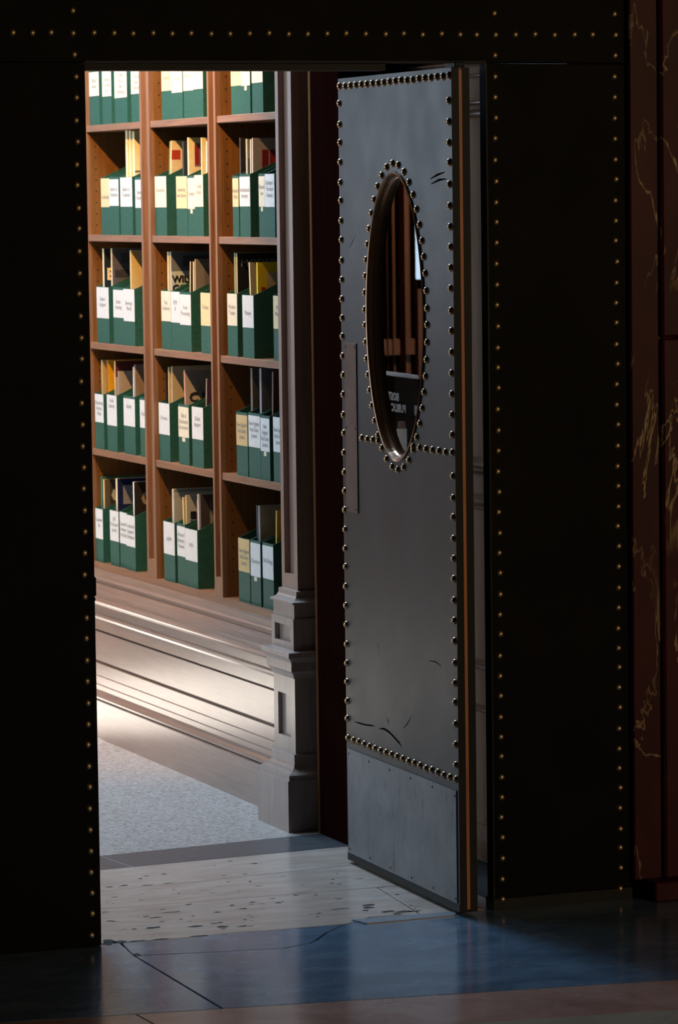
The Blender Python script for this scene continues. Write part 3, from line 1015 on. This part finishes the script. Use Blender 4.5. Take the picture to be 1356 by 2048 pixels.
# row, bay, y left, y right, label bottom height, front height, label colour, lines
FILES = [
 (0,0,3.583,3.474,.099,.188,IVORY,'Official\nBoard'), (0,0,3.442,3.342,.094,.188,IVORY,'Journal\nof Comm-\nerce'), (0,0,3.311,3.178,.085,.188,IVORY,'Trading\nPulp &\nPaper\nTechnology'), (0,0,3.131,3.015,.093,.188,IVORY,'Pulp &\nPaper\nTechnology'),
 (0,1,2.822,2.718,.093,.188,CREAM,'Investor'), (0,1,2.714,2.609,.084,.188,IVORY,'Forester'), (0,1,2.609,2.511,.087,.188,IVORY,'Data Tech'), (0,1,2.508,2.415,.089,.188,IVORY,'IT Pro'),
 (0,2,2.166,2.065,.088,.188,CREAM,'Distributor'), (0,2,2.062,1.984,.085,.188,IVORY,'Vehicle'), (0,2,1.982,1.885,.091,.188,IVORY,''),
 (1,0,3.474,3.378,.094,.192,CREAM,'\nConditioning'), (1,0,3.378,3.276,.098,.195,WHITE,'Banker &\nTradesman'), (1,0,3.266,3.139,.095,.193,WHITE,'Banker &\nTradesman'), (1,0,3.105,3.015,.091,.191,WHITE,'Banker\nTradesman'),
 (1,1,2.910,2.794,.092,.193,IVORY,'Economist'), (1,1,2.698,2.591,.088,.191,CREAM,'Engineering\nNews Record'), (1,1,2.586,2.511,.086,.192,IVORY,'Conveyor'), (1,1,2.510,2.427,.093,.193,IVORY,'Credit\nUnion'),
 (1,2,2.157,2.102,.092,.187,CREAM,'Industrial\nWorld'), (1,2,2.100,2.005,.093,.191,WHITE,'Institutional\nInvestor'), (1,2,1.936,1.881,.092,.191,IVORY,'Harvard\nLaw'), (1,2,1.880,1.797,.091,.190,WHITE,"Kiplinger's\nPersonal\nFinance"),
 (2,0,3.542,3.408,.085,.191,WHITE,'Bakers\nDesigner\n'), (2,0,3.360,3.244,.091,.192,WHITE,'Better\nInvesting'), (2,0,3.243,3.126,.082,.190,WHITE,'Beverage\nWorld'),
 (2,1,2.864,2.768,.092,.190,IVORY,'Fast\nCompany'), (2,1,2.767,2.679,.090,.190,WHITE,'FDM\n&'), (2,1,2.678,2.569,.085,.190,WHITE,'Food\nProcessing'), (2,1,2.471,2.375,.088,.192,CREAM,'Forbes'),
 (2,2,2.227,2.137,.095,.194,IVORY,'Modern\nTrader'), (2,2,2.086,1.986,.093,.192,WHITE,'Money'), (2,2,1.826,1.740,.096,.195,CREAM,'Mass\nMarket'),
 (3,0,3.579,3.483,.092,.189,WHITE,'Bloomberg\nBusiness\nWeek'), (3,0,3.444,3.337,.088,.192,WHITE,'Book\nIndustry\n\n'), (3,0,3.276,3.155,.095,.195,WHITE,'Builder\n\n'), (3,0,3.104,3.015,.097,.197,WHITE,'Builder'),
 (3,1,2.907,2.797,.087,.190,WHITE,'Fortune'), (3,1,2.706,2.603,.089,.194,IVORY,'Gifts &\nDecorative\nAccessories'), (3,1,2.571,2.463,.090,.193,WHITE,'Global\nApparel'),
 (3,2,2.155,2.054,.094,.196,TANL,'New England\nReal Estate\nJournal'), (3,2,2.049,1.945,.095,.199,WHITE,'New England\nReal Estate\nJournal'), (3,2,1.943,1.863,.088,.196,WHITE,'New\nEngland\nReal Estate\nJournal'), (3,2,1.838,1.748,.092,.197,WHITE,'New England\nReal Estate\nJournal'),
 (4,0,3.596,3.513,.080,.184,WHITE,'Consumer\nLaw'), (4,0,3.441,3.345,.085,.189,WHITE,'CPA\nPractitioner\nJournal'), (4,0,3.343,3.261,.083,.190,WHITE,'Commercial\nInvestment\nReal Estate'), (4,0,3.259,3.164,.081,.187,WHITE,'Construction\nEquipment\nDistribution'),
 (4,1,2.867,2.756,.089,.195,WHITE,'HAPPI'), (4,1,2.740,2.660,.092,.197,WHITE,'Harvard\nBusiness\nReview'), (4,1,2.658,2.539,.086,.188,WHITE,'HFN'),
 (4,2,2.158,2.056,.095,.198,TANL,'New England\nReal Estate\nJournal'), (4,2,2.048,1.959,.090,.200,WHITE,'Observer'), (4,2,1.945,1.851,.092,.200,WHITE,'Oil & Energy'),
]
XF = 1.1535
FB = {}
cnt = {}
tot = {}
for f in FILES:
    tot[(f[0], f[1])] = tot.get((f[0], f[1]), 0) + 1
R_FRONT = Matrix(((0, 0, -1), (-1, 0, 0), (0, 1, 0)))   # text on a face looking to -x
for r, b, yl, yr, lb, hf, lc, txt in FILES:
    k = cnt.get((r, b), 0)
    cnt[(r, b)] = k + 1
    xf = XF + random.uniform(-.002, .004)
    w = yl - yr - 0.0012
    hb = hf + 0.105
    t = empty('magazine_file', (xf, yl, SZ[r]))
    pos = ORD[k] if k < tot[(r, b)] - 1 else ('last')
    lname = {CREAM: 'cream', TANL: 'tan', WHITE: 'white', IVORY: 'off-white'}[lc]
    tag(t, 'green magazine file with %s label, %s from left, %s shelf, %s bay' % (lname, pos, ROWN[r], BAYN[b]) if pos != 'last'
        else 'green magazine file with %s label, farthest right on %s shelf, %s bay' % (lname, ROWN[r], BAYN[b]), 'magazine file', 'green magazine files on the bookcase')
    bm_done(file_body(w, hf, hb), 'body', GREEN, t)
    lt = hf - (0.001 if random.random() < 0.45 else 0.008)
    lab = box('label', -0.0007, 0.0, -w + 0.0006, -0.0006, lb, lt, paper(lc), t)
    lab.data.name = 'label'
    if txt.strip():
        me = text_mesh(txt, 0.0195, 0.0)
        fit_width(me, w * 0.86)
        tx = link_mesh('lettering', me, INK, lab)
        tx.matrix_local = Matrix.Translation((-0.0011, -w / 2, lb + (lt - lb) * (0.50 + random.uniform(-.06, .06)))) @ R_FRONT.to_4x4()
    if (r, b, k) in ((0, 2, 1), (1, 1, 2), (1, 2, 2), (4, 2, 1), (3, 2, 2), (3, 1, 1)):
        box('label_scrap', -0.0006, 0.0, -w * 0.62, -w * 0.35, lb - 0.014, lb - 0.001, paper(IVORY), t)
    FB.setdefault((r, b), []).append((yl, yl - w, xf, hf))

# =================================================================== MAGAZINES standing in the files
R_COVER = Matrix(((1, 0, 0), (0, 0, -1), (0, 1, 0)))    # text on a face looking to -y


def magazine(r, b, y, h, th, cover, spine, label, lean=0.0, panels=(), texts=(), depth=0.205):
    """y: left edge of the spine. lean: shift of the top in y. panels/texts lie on the cover that looks to -y"""
    fl = FB[(r, b)]
    best = min(fl, key=lambda q: max(0, y - (q[0] - .004), (q[1] + .004 + th) - y))
    yl, yr, xf, hf = best
    lean_at_rim = abs(lean) * 0.7
    hi = yl - WT - 0.0012 - (lean_at_rim if lean > 0 else 0)
    lo = yr + WT + 0.0012 + th + (lean_at_rim if lean < 0 else 0)
    y = max(min(y, hi), lo)
    z = SZ[r] + WT + 0.0006
    h = h - WT
    x0 = xf + WT + 0.017
    m = bpy.data.meshes.new('magazine')
    vs = []
    for zz, dy in ((0, 0), (h, lean)):
        for xx in (0, depth):
            for yy in (0, -th):
                vs.append((xx, yy + dy, zz))
    #          0:(0,0) 1:(0,-th) 2:(d,0) 3:(d,-th)  +4 top
    fs = [(0, 1, 3, 2), (4, 6, 7, 5), (0, 4, 5, 1), (2, 3, 7, 6), (0, 2, 6, 4), (1, 5, 7, 3)]
    m.from_pydata(vs, [], fs)
    m.materials.append(paper(cover))
    m.materials.append(paper(spine))
    for i, p in enumerate(m.polygons):
        p.material_index = 1 if i in (1, 2) else 0
    bmx = bmesh.new()
    bmx.from_mesh(m)
    bmesh.ops.recalc_face_normals(bmx, faces=list(bmx.faces))
    bmx.to_mesh(m)
    bmx.free()
    o = bpy.data.objects.new('magazine', m)
    COL.objects.link(o)
    o.location = (x0, y, z)
    tag(o, label, 'magazine', 'magazines standing in the files')
    sl = lean / h
    for ip, (px0, px1, pz0, pz1, c) in enumerate(panels):
        me = bpy.data.meshes.new('cover_panel')
        e = 0.0003 + 0.0003 * ip
        me.from_pydata([(px0, -th - e + sl * pz0 * h, pz0 * h), (px1, -th - e + sl * pz0 * h, pz0 * h), (px1, -th - e + sl * pz1 * h, pz1 * h), (px0, -th - e + sl * pz1 * h, pz1 * h)], [], [(0, 1, 2, 3)])
        link_mesh('cover_panel', me, paper(c), o)
    for (s, px, pz, size, c, bold) in texts:
        me = text_mesh(s, size, bold, 'LEFT')
        tx = link_mesh('lettering', me, paper(c), o)
        tx.matrix_local = Matrix.Translation((px, -th - 0.0014 + sl * pz * h, pz * h)) @ R_COVER.to_4x4()
    return o


# second shelf
magazine(1,0,3.262,.348,.022,'#E2CF9A','#E8D8A6','tall folded cream newspaper bundle, left bay second shelf, leftmost',0,(),(('WAT',.03,.42,.026,'#444038',0),),.19)
magazine(1,0,3.225,.346,.020,'#DCC890','#E4D29C','folded cream newspaper with red dot, left bay second shelf',0,((.01,.025,.62,.68,'#C8502A'),),(),.19)
magazine(1,0,3.190,.343,.022,'#E2CF9A','#EAD9A8','folded cream newspaper with vertical letters, left bay second shelf',0,((.0,.19,.60,.62,'#6A6250'),),(('WATE',.02,.5,.030,'#3A362E',0),),.19)
magazine(1,1,2.842,.303,.010,'#5C6440','#7C7C48','olive leaning magazine in first file, middle bay second shelf',-.026)
magazine(1,1,2.826,.305,.012,'#D8C498','#DDBE86','cream leaning magazine with red corner, middle bay second shelf',-.026,((.0,.03,.80,.90,'#A83A2A'),))
magazine(1,1,2.690,.300,.014,'#24282C','#2A2C30','dark magazine with crimson square, middle bay second shelf',0,((.02,.10,.64,.80,'#8E1226'),(.02,.12,.82,.95,'#8E929A')))
magazine(1,1,2.640,.312,.012,'#DCC99A','#E6D6A8','cream magazine with stacked brown title, middle bay second shelf',0,((.02,.16,.70,.94,'#7A6470'),(.02,.035,.72,.92,'#7A1E26')),(('AWAR\nCHOO\nWITH',.02,.56,.022,'#6A5222',.0004),))
magazine(1,1,2.500,.309,.008,'#D6C490','#E2D4A8','narrow cream magazine with dark tab, middle bay second shelf',0,((.02,.10,.60,.70,'#4A3A20'),))
magazine(1,1,2.462,.296,.006,'#E4DCC4','#EFE6CE','pale thin magazine leaning at far right, middle bay second shelf',-.012)
magazine(1,2,2.145,.302,.010,'#2C2420','#3C3028','dark brown magazine deepest left, right bay second shelf')
magazine(1,2,2.094,.297,.014,'#8A8468','#A8A080','olive grey magazine, right bay second shelf',0,((.0,.10,.5,.8,'#5C5848'),))
magazine(1,2,2.062,.295,.005,'#E6E2DA','#F0ECE4','white spined thin magazine, right bay second shelf',-.008)
magazine(1,2,2.046,.299,.007,'#A89C98','#E2C8B8','pinkish magazine with large red h, right bay second shelf',-.008,((.03,.05,.52,.88,'#7C1A24'),(.055,.075,.52,.88,'#8A1E28')),(('h',.06,.70,.085,'#8E1622',.003),))
# third shelf
magazine(2,0,3.532,.320,.018,'#D9C59C','#DCCDA8','navy and cream magazine with large letter B, left bay third shelf',0,((.0,.205,.47,1.0,'#14242E'),),(('B',.008,.72,.055,'#EAD8A8',.002),))
magazine(2,0,3.440,.321,.016,'#C8AE84','#D6BE92','grey and tan magazine with dim title, left bay third shelf',0,((.0,.205,.60,1.0,'#565660'),(.03,.14,.84,.95,'#3E4048'),(.0,.205,.53,.56,'#2A2620')),(('BES',.008,.73,.032,'#34343C',.002),))
magazine(2,0,3.228,.317,.014,'#C9AE72','#D2BC88','tan magazine with mustard emblem, left bay third shelf',0,((.04,.11,.50,.62,'#B88A1C'),(.07,.12,.72,.90,'#2C2620')))
magazine(2,1,2.856,.315,.012,'#D8C28C','#DCC48C','tan magazine with red spine block, middle bay third shelf',0,((.0,.2,.2,.5,'#C8241C'),),(('AT',.002,.42,.022,'#F0E4D0',.001),))
magazine(2,1,2.838,.315,.006,'#B0A078','#A89C80','thin grey-tan magazine, middle bay third shelf')
magazine(2,1,2.826,.315,.008,'#B9C2C0','#C8C4B4','pale blue magazine with bold black words, middle bay third shelf',0,((.0,.205,.80,1.0,'#6A7078'),(.04,.15,.84,.96,'#4A4C52')),(('WILL\nGOOD\nAL',.003,.62,.031,'#101214',.0012),))
magazine(2,1,2.650,.286,.008,'#4A2E20','#D9C49A','brown magazine leaning right, middle bay third shelf',-.020)
magazine(2,1,2.610,.286,.012,'#8A7C5C','#C8B27C','tan spined magazine, middle bay third shelf',-.008)
magazine(2,1,2.592,.294,.008,'#77706A','#B09A70','grey covered magazine, middle bay third shelf rightmost',-.008,((.03,.12,.6,.9,'#605C5A'),))
magazine(2,2,2.215,.318,.012,'#C0B48A','#8E9870','olive spined magazine deepest left, right bay third shelf')
magazine(2,2,2.196,.316,.010,'#15151A','#B8A878','black magazine with thin white title, right bay third shelf',0,((.05,.12,.45,.60,'#5A5C60'),(.0,.205,.2,.40,'#8E8270')),(('MODERN',.010,.90,.034,'#C8C8C8',-.0008),))
magazine(2,2,2.060,.290,.010,'#8C857C','#D9C68C','grey magazine leaning left, right bay third shelf',.020,((.03,.12,.40,.92,'#A8A8A8'),),(('M',.035,.60,.050,'#4A4A52',.002),))
magazine(2,2,2.012,.290,.010,'#D8BE14','#DCC428','yellow magazine with red letter M, right bay third shelf',0,((.03,.15,.62,.90,'#B4A48C'),),(('M',.012,.66,.050,'#B81C14',.004),))
# fourth shelf
magazine(3,0,3.566,.303,.018,'#B89A5C','#B49C68','tan magazine deepest left, left bay fourth shelf')
magazine(3,0,3.520,.305,.016,'#E2A414','#8A5C2C','bright yellow magazine leaning right, left bay fourth shelf',-.018)
magazine(3,0,3.420,.305,.014,'#A8947C','#C8A878','grey magazine with red band and dark E, left bay fourth shelf',0,((.0,.205,.82,1.0,'#5C2420'),),(('E',.035,.70,.040,'#2C3448',.002),))
magazine(3,0,3.400,.272,.010,'#B0A090','#9A8C78','whitish magazine with red letters, left bay fourth shelf',-.018,((.06,.10,.55,.75,'#9C2C2C'),))
magazine(3,0,3.240,.292,.007,'#C9D2E2','#DCE4F0','bluish white magazine leaning right, left bay fourth shelf',-.010,((.0,.02,.1,.5,'#2C4C8C'),))
magazine(3,0,3.220,.300,.006,'#8A7868','#B8A088','brown spined magazine, left bay fourth shelf',-.006)
magazine(3,0,3.090,.290,.010,'#20283A','#2A3040','navy magazine with grey print, left bay fourth shelf',0,((.02,.10,.45,.75,'#4C5468'),))
magazine(3,1,2.895,.285,.010,'#1C1816','#2A221C','black magazine deepest left, middle bay fourth shelf')
magazine(3,1,2.868,.305,.007,'#C8B488','#D0BC90','tan spined magazine, middle bay fourth shelf',-.004)
magazine(3,1,2.836,.309,.007,'#B8A888','#C0B090','second tan spined magazine leaning, middle bay fourth shelf',-.006)
magazine(3,1,2.700,.302,.012,'#A39A92','#C88A78','grey magazine with dark curved title, middle bay fourth shelf',.012,(),(('C LIF',.012,.70,.044,'#24242C',.0015),))
magazine(3,1,2.510,.283,.010,'#4A2C48','#8A7A70','purple magazine leaning right, middle bay fourth shelf',-.022)
magazine(3,2,2.076,.332,.016,'#5C5650','#6C6458','tall mottled grey-brown magazine, right bay fourth shelf',0,((.02,.12,.35,.7,'#3C3630'),),(),.19)
magazine(3,2,2.000,.334,.016,'#6A6A70','#8A8C94','tall grey magazine with dark figure, right bay fourth shelf',0,((.04,.10,.45,.85,'#2A2A38'),(.08,.14,.60,.90,'#1E1E28')),(),.19)
magazine(3,2,1.905,.328,.010,'#4C3428','#6C5444','brown magazine leaning right, right bay fourth shelf',-.016,(),(),.19)
# bottom shelf
magazine(4,0,3.592,.290,.016,'#2C6C60','#3C7C6C','teal magazine deepest left, left bay bottom shelf')
magazine(4,0,3.566,.283,.016,'#5C5040','#D8B070','brown magazine with large letter C, left bay bottom shelf',0,((.0,.10,.36,.58,'#D08C18'),(.02,.205,.62,1.0,'#38342C')),(('C',.025,.80,.060,'#B0B0A4',.004),))
magazine(4,0,3.432,.295,.018,'#D8C4A0','#DCC8A4','navy and cream magazine with grey stamp, left bay bottom shelf',0,((.0,.205,.54,1.0,'#14204C'),(.02,.15,.70,.92,'#8C8C98')))
magazine(4,0,3.240,.296,.012,'#2A2420','#ECE8E0','dark magazine with white spine and pale G, left bay bottom shelf',0,((.0,.05,.36,.48,'#D08A18'),),(('G',.025,.80,.060,'#8C8674',.003),))
magazine(4,1,2.835,.300,.018,'#A8ACAA','#C0B8A0','large grey magazine with bold black words, middle bay bottom shelf',0,((.0,.205,.965,.995,'#7C8484'),),(('HE\nEBU\nERO',.030,.72,.032,'#14161A',.0015),))
magazine(4,1,2.728,.279,.010,'#B49C68','#D8C088','tan spined magazine leaning left, middle bay bottom shelf',.018)
magazine(4,1,2.704,.288,.008,'#A8ACA8','#D0B878','grey magazine with bold letters, middle bay bottom shelf',.006,(),(('EbC\nBRO',.012,.72,.030,'#14161A',.0015),))
magazine(4,1,2.592,.280,.006,'#6C3428','#A87060','reddish brown magazine, middle bay bottom shelf',.006)
magazine(4,1,2.580,.300,.007,'#B8B0AC','#E0D8D0','white spined magazine, middle bay bottom shelf',.010)
magazine(4,1,2.566,.300,.010,'#3C3838','#4A4444','dark magazine with grey letter h, middle bay bottom shelf',.006,((.03,.14,.70,.92,'#56524E'),),(('h',.03,.74,.060,'#8A8680',.003),))
magazine(4,2,2.042,.304,.010,'#1C2440','#28304C','navy spined magazine, right bay bottom shelf',.004)
magazine(4,2,2.026,.304,.016,'#8A8C84','#7C8078','grey green magazine with purple square, right bay bottom shelf',.004,((.06,.14,.58,.80,'#4A2C44'),(.07,.14,.62,.78,'#8A848C')))
magazine(4,2,1.895,.300,.010,'#D0A018','#B89C50','yellow magazine leaning right, right bay bottom shelf',-.016)

# =================================================================== LAMPS
lamp = empty('ceiling_lamp', (-0.05, 1.75, 3.5))
tag(lamp, 'round brass ceiling lamp above the passage by the bookcase', 'lamp')
bm = bmesh.new()
bmesh.ops.create_cone(bm, segments=24, radius1=0.09, radius2=0.06, depth=0.06, cap_ends=True)
bmesh.ops.translate(bm, verts=bm.verts, vec=(0, 0, -0.03))
bm_done(bm, 'canopy', STUD_W, lamp)
spot_light('lamp_warm', (-0.05, 1.75, 3.38), (1.15, 3.30, 2.05), 460, (1.0, 0.56, 0.22), 84, 0.7, 0.04)

dl = empty('added_downlight', (0.40, 4.25, 3.5))  # added, unseen: its floor pool gives the base its sheen
tag(dl, 'unseen downlight in the hall ceiling', 'lamp')
bm = bmesh.new()
bmesh.ops.create_cone(bm, segments=24, radius1=0.11, radius2=0.11, depth=0.02, cap_ends=True)
bmesh.ops.translate(bm, verts=bm.verts, vec=(0, 0, -0.01))
bm_done(bm, 'trim_ring', STEEL, dl)
spot_light('added_downlight_beam', (0.40, 4.25, 3.45), (0.42, 4.15, 0), 4300, (0.97, 1.0, 0.97), 36, 0.9, 0.06)

fl = empty('added_wall_wash', (-1.9, 7.2, 3.5))  # added, unseen: warms the wall mirrored in the oval glass
tag(fl, 'added unseen ceiling lamp washing the far panelled wall', 'lamp')
bm = bmesh.new()
bmesh.ops.create_cone(bm, segments=24, radius1=0.09, radius2=0.06, depth=0.06, cap_ends=True)
bmesh.ops.translate(bm, verts=bm.verts, vec=(0, 0, -0.03))
bm_done(bm, 'canopy', STUD_W, fl)
spot_light('added_wall_wash_beam', (-1.9, 7.2, 3.4), (-1.8, 9.0, 1.1), 1150, (1.0, 0.62, 0.30), 80, 0.8, 0.06)

# information stand on the left of the hall, seen only as a mirror image in the oval glass
st = empty('information_stand', (-0.25, 4.25, 0))
tag(st, 'glass information stand with white lettering, mirrored in the oval glass', 'stand')
WHITE_E = plain('white_enamel', (0.85, 0.86, 0.88), 0.3)
box('glass_panel', -0.006, 0.0, -0.50, 0.75, 0.90, 1.167, GLASS, st)
box('top_strip', -0.012, 0.006, -0.46, 0.75, 1.167, 1.179, WHITE_E, st)
box('counter', -0.05, 0.20, -0.50, 0.75, 0.872, 0.895, BLACKM, st, 0.003)
box('post', -0.03, 0.0, -0.45, -0.42, 0.0, 0.872, BLACKM, st)
box('post', -0.03, 0.0, 0.60, 0.63, 0.0, 0.872, BLACKM, st)
R_EAST = Matrix(((0, 0, 1), (1, 0, 0), (0, 1, 0)))
for txt, yy, zz, wd in (('BOSTON', 3.971, 1.090, 0.19), ('PUBLIC LIBRARY', 3.894, 1.050, 0.37)):
    me = text_mesh(txt, 0.040, 0.0012, 'LEFT')
    xs_ = [v.co.x for v in me.vertices]
    for v in me.vertices:
        v.co.x = (v.co.x - min(xs_)) * wd / (max(xs_) - min(xs_))
    tx = link_mesh('lettering', me, WHITE_E, st)
    tx.matrix_local = Matrix.Translation((0.002, yy - 4.25, zz)) @ R_EAST.to_4x4()
box('notice', 0.0, 0.002, -0.487, -0.454, 1.035, 1.070, WHITE_E, st)
bm = bmesh.new()
bmesh.ops.create_cone(bm, segments=24, radius1=0.018, radius2=0.018, depth=0.092, cap_ends=True)
bmesh.ops.translate(bm, verts=bm.verts, vec=(0, 0, 0.046))
cup = bm_done(bm, 'bottle', plain('white_bottle', (0.75, 0.76, 0.70), 0.4), None, smooth=False)
cup.location = (-0.20, 3.80, 0.895)
tag(cup, 'small white bottle on the information stand counter, mirrored in the oval glass', 'bottle')
bm = bmesh.new()
bmesh.ops.create_cone(bm, segments=24, radius1=0.014, radius2=0.013, depth=0.026, cap_ends=True)
bmesh.ops.translate(bm, verts=bm.verts, vec=(0, 0, 0.106))
bm_done(bm, 'lid', plain('brown_lid', (0.22, 0.14, 0.10), 0.5), cup)

# lobby lamp behind the camera: unseen, added for the stud glints, far back right
lob = empty('unseen_lobby_lamp', (4.2, -8.6, 0))
tag(lob, 'unseen brass floor lamp added behind the camera', 'lamp')
bm = bmesh.new()
bmesh.ops.create_cone(bm, segments=20, radius1=0.14, radius2=0.14, depth=0.03, cap_ends=True)
bmesh.ops.translate(bm, verts=bm.verts, vec=(0, 0, 0.015))
bm_done(bm, 'base', STUD_W, lob)
bm = bmesh.new()
bmesh.ops.create_cone(bm, segments=12, radius1=0.014, radius2=0.014, depth=2.1, cap_ends=True)
bmesh.ops.translate(bm, verts=bm.verts, vec=(0, 0, 1.08))
bm_done(bm, 'pole', STUD_W, lob)
d = bpy.data.lights.new('lobby_glow', 'POINT')
d.energy = 520
d.color = (1.0, 0.72, 0.42)
d.shadow_soft_size = 0.12
lo = bpy.data.objects.new('lobby_glow', d)
COL.objects.link(lo)
lo.location = (4.2, -8.6, 2.3)
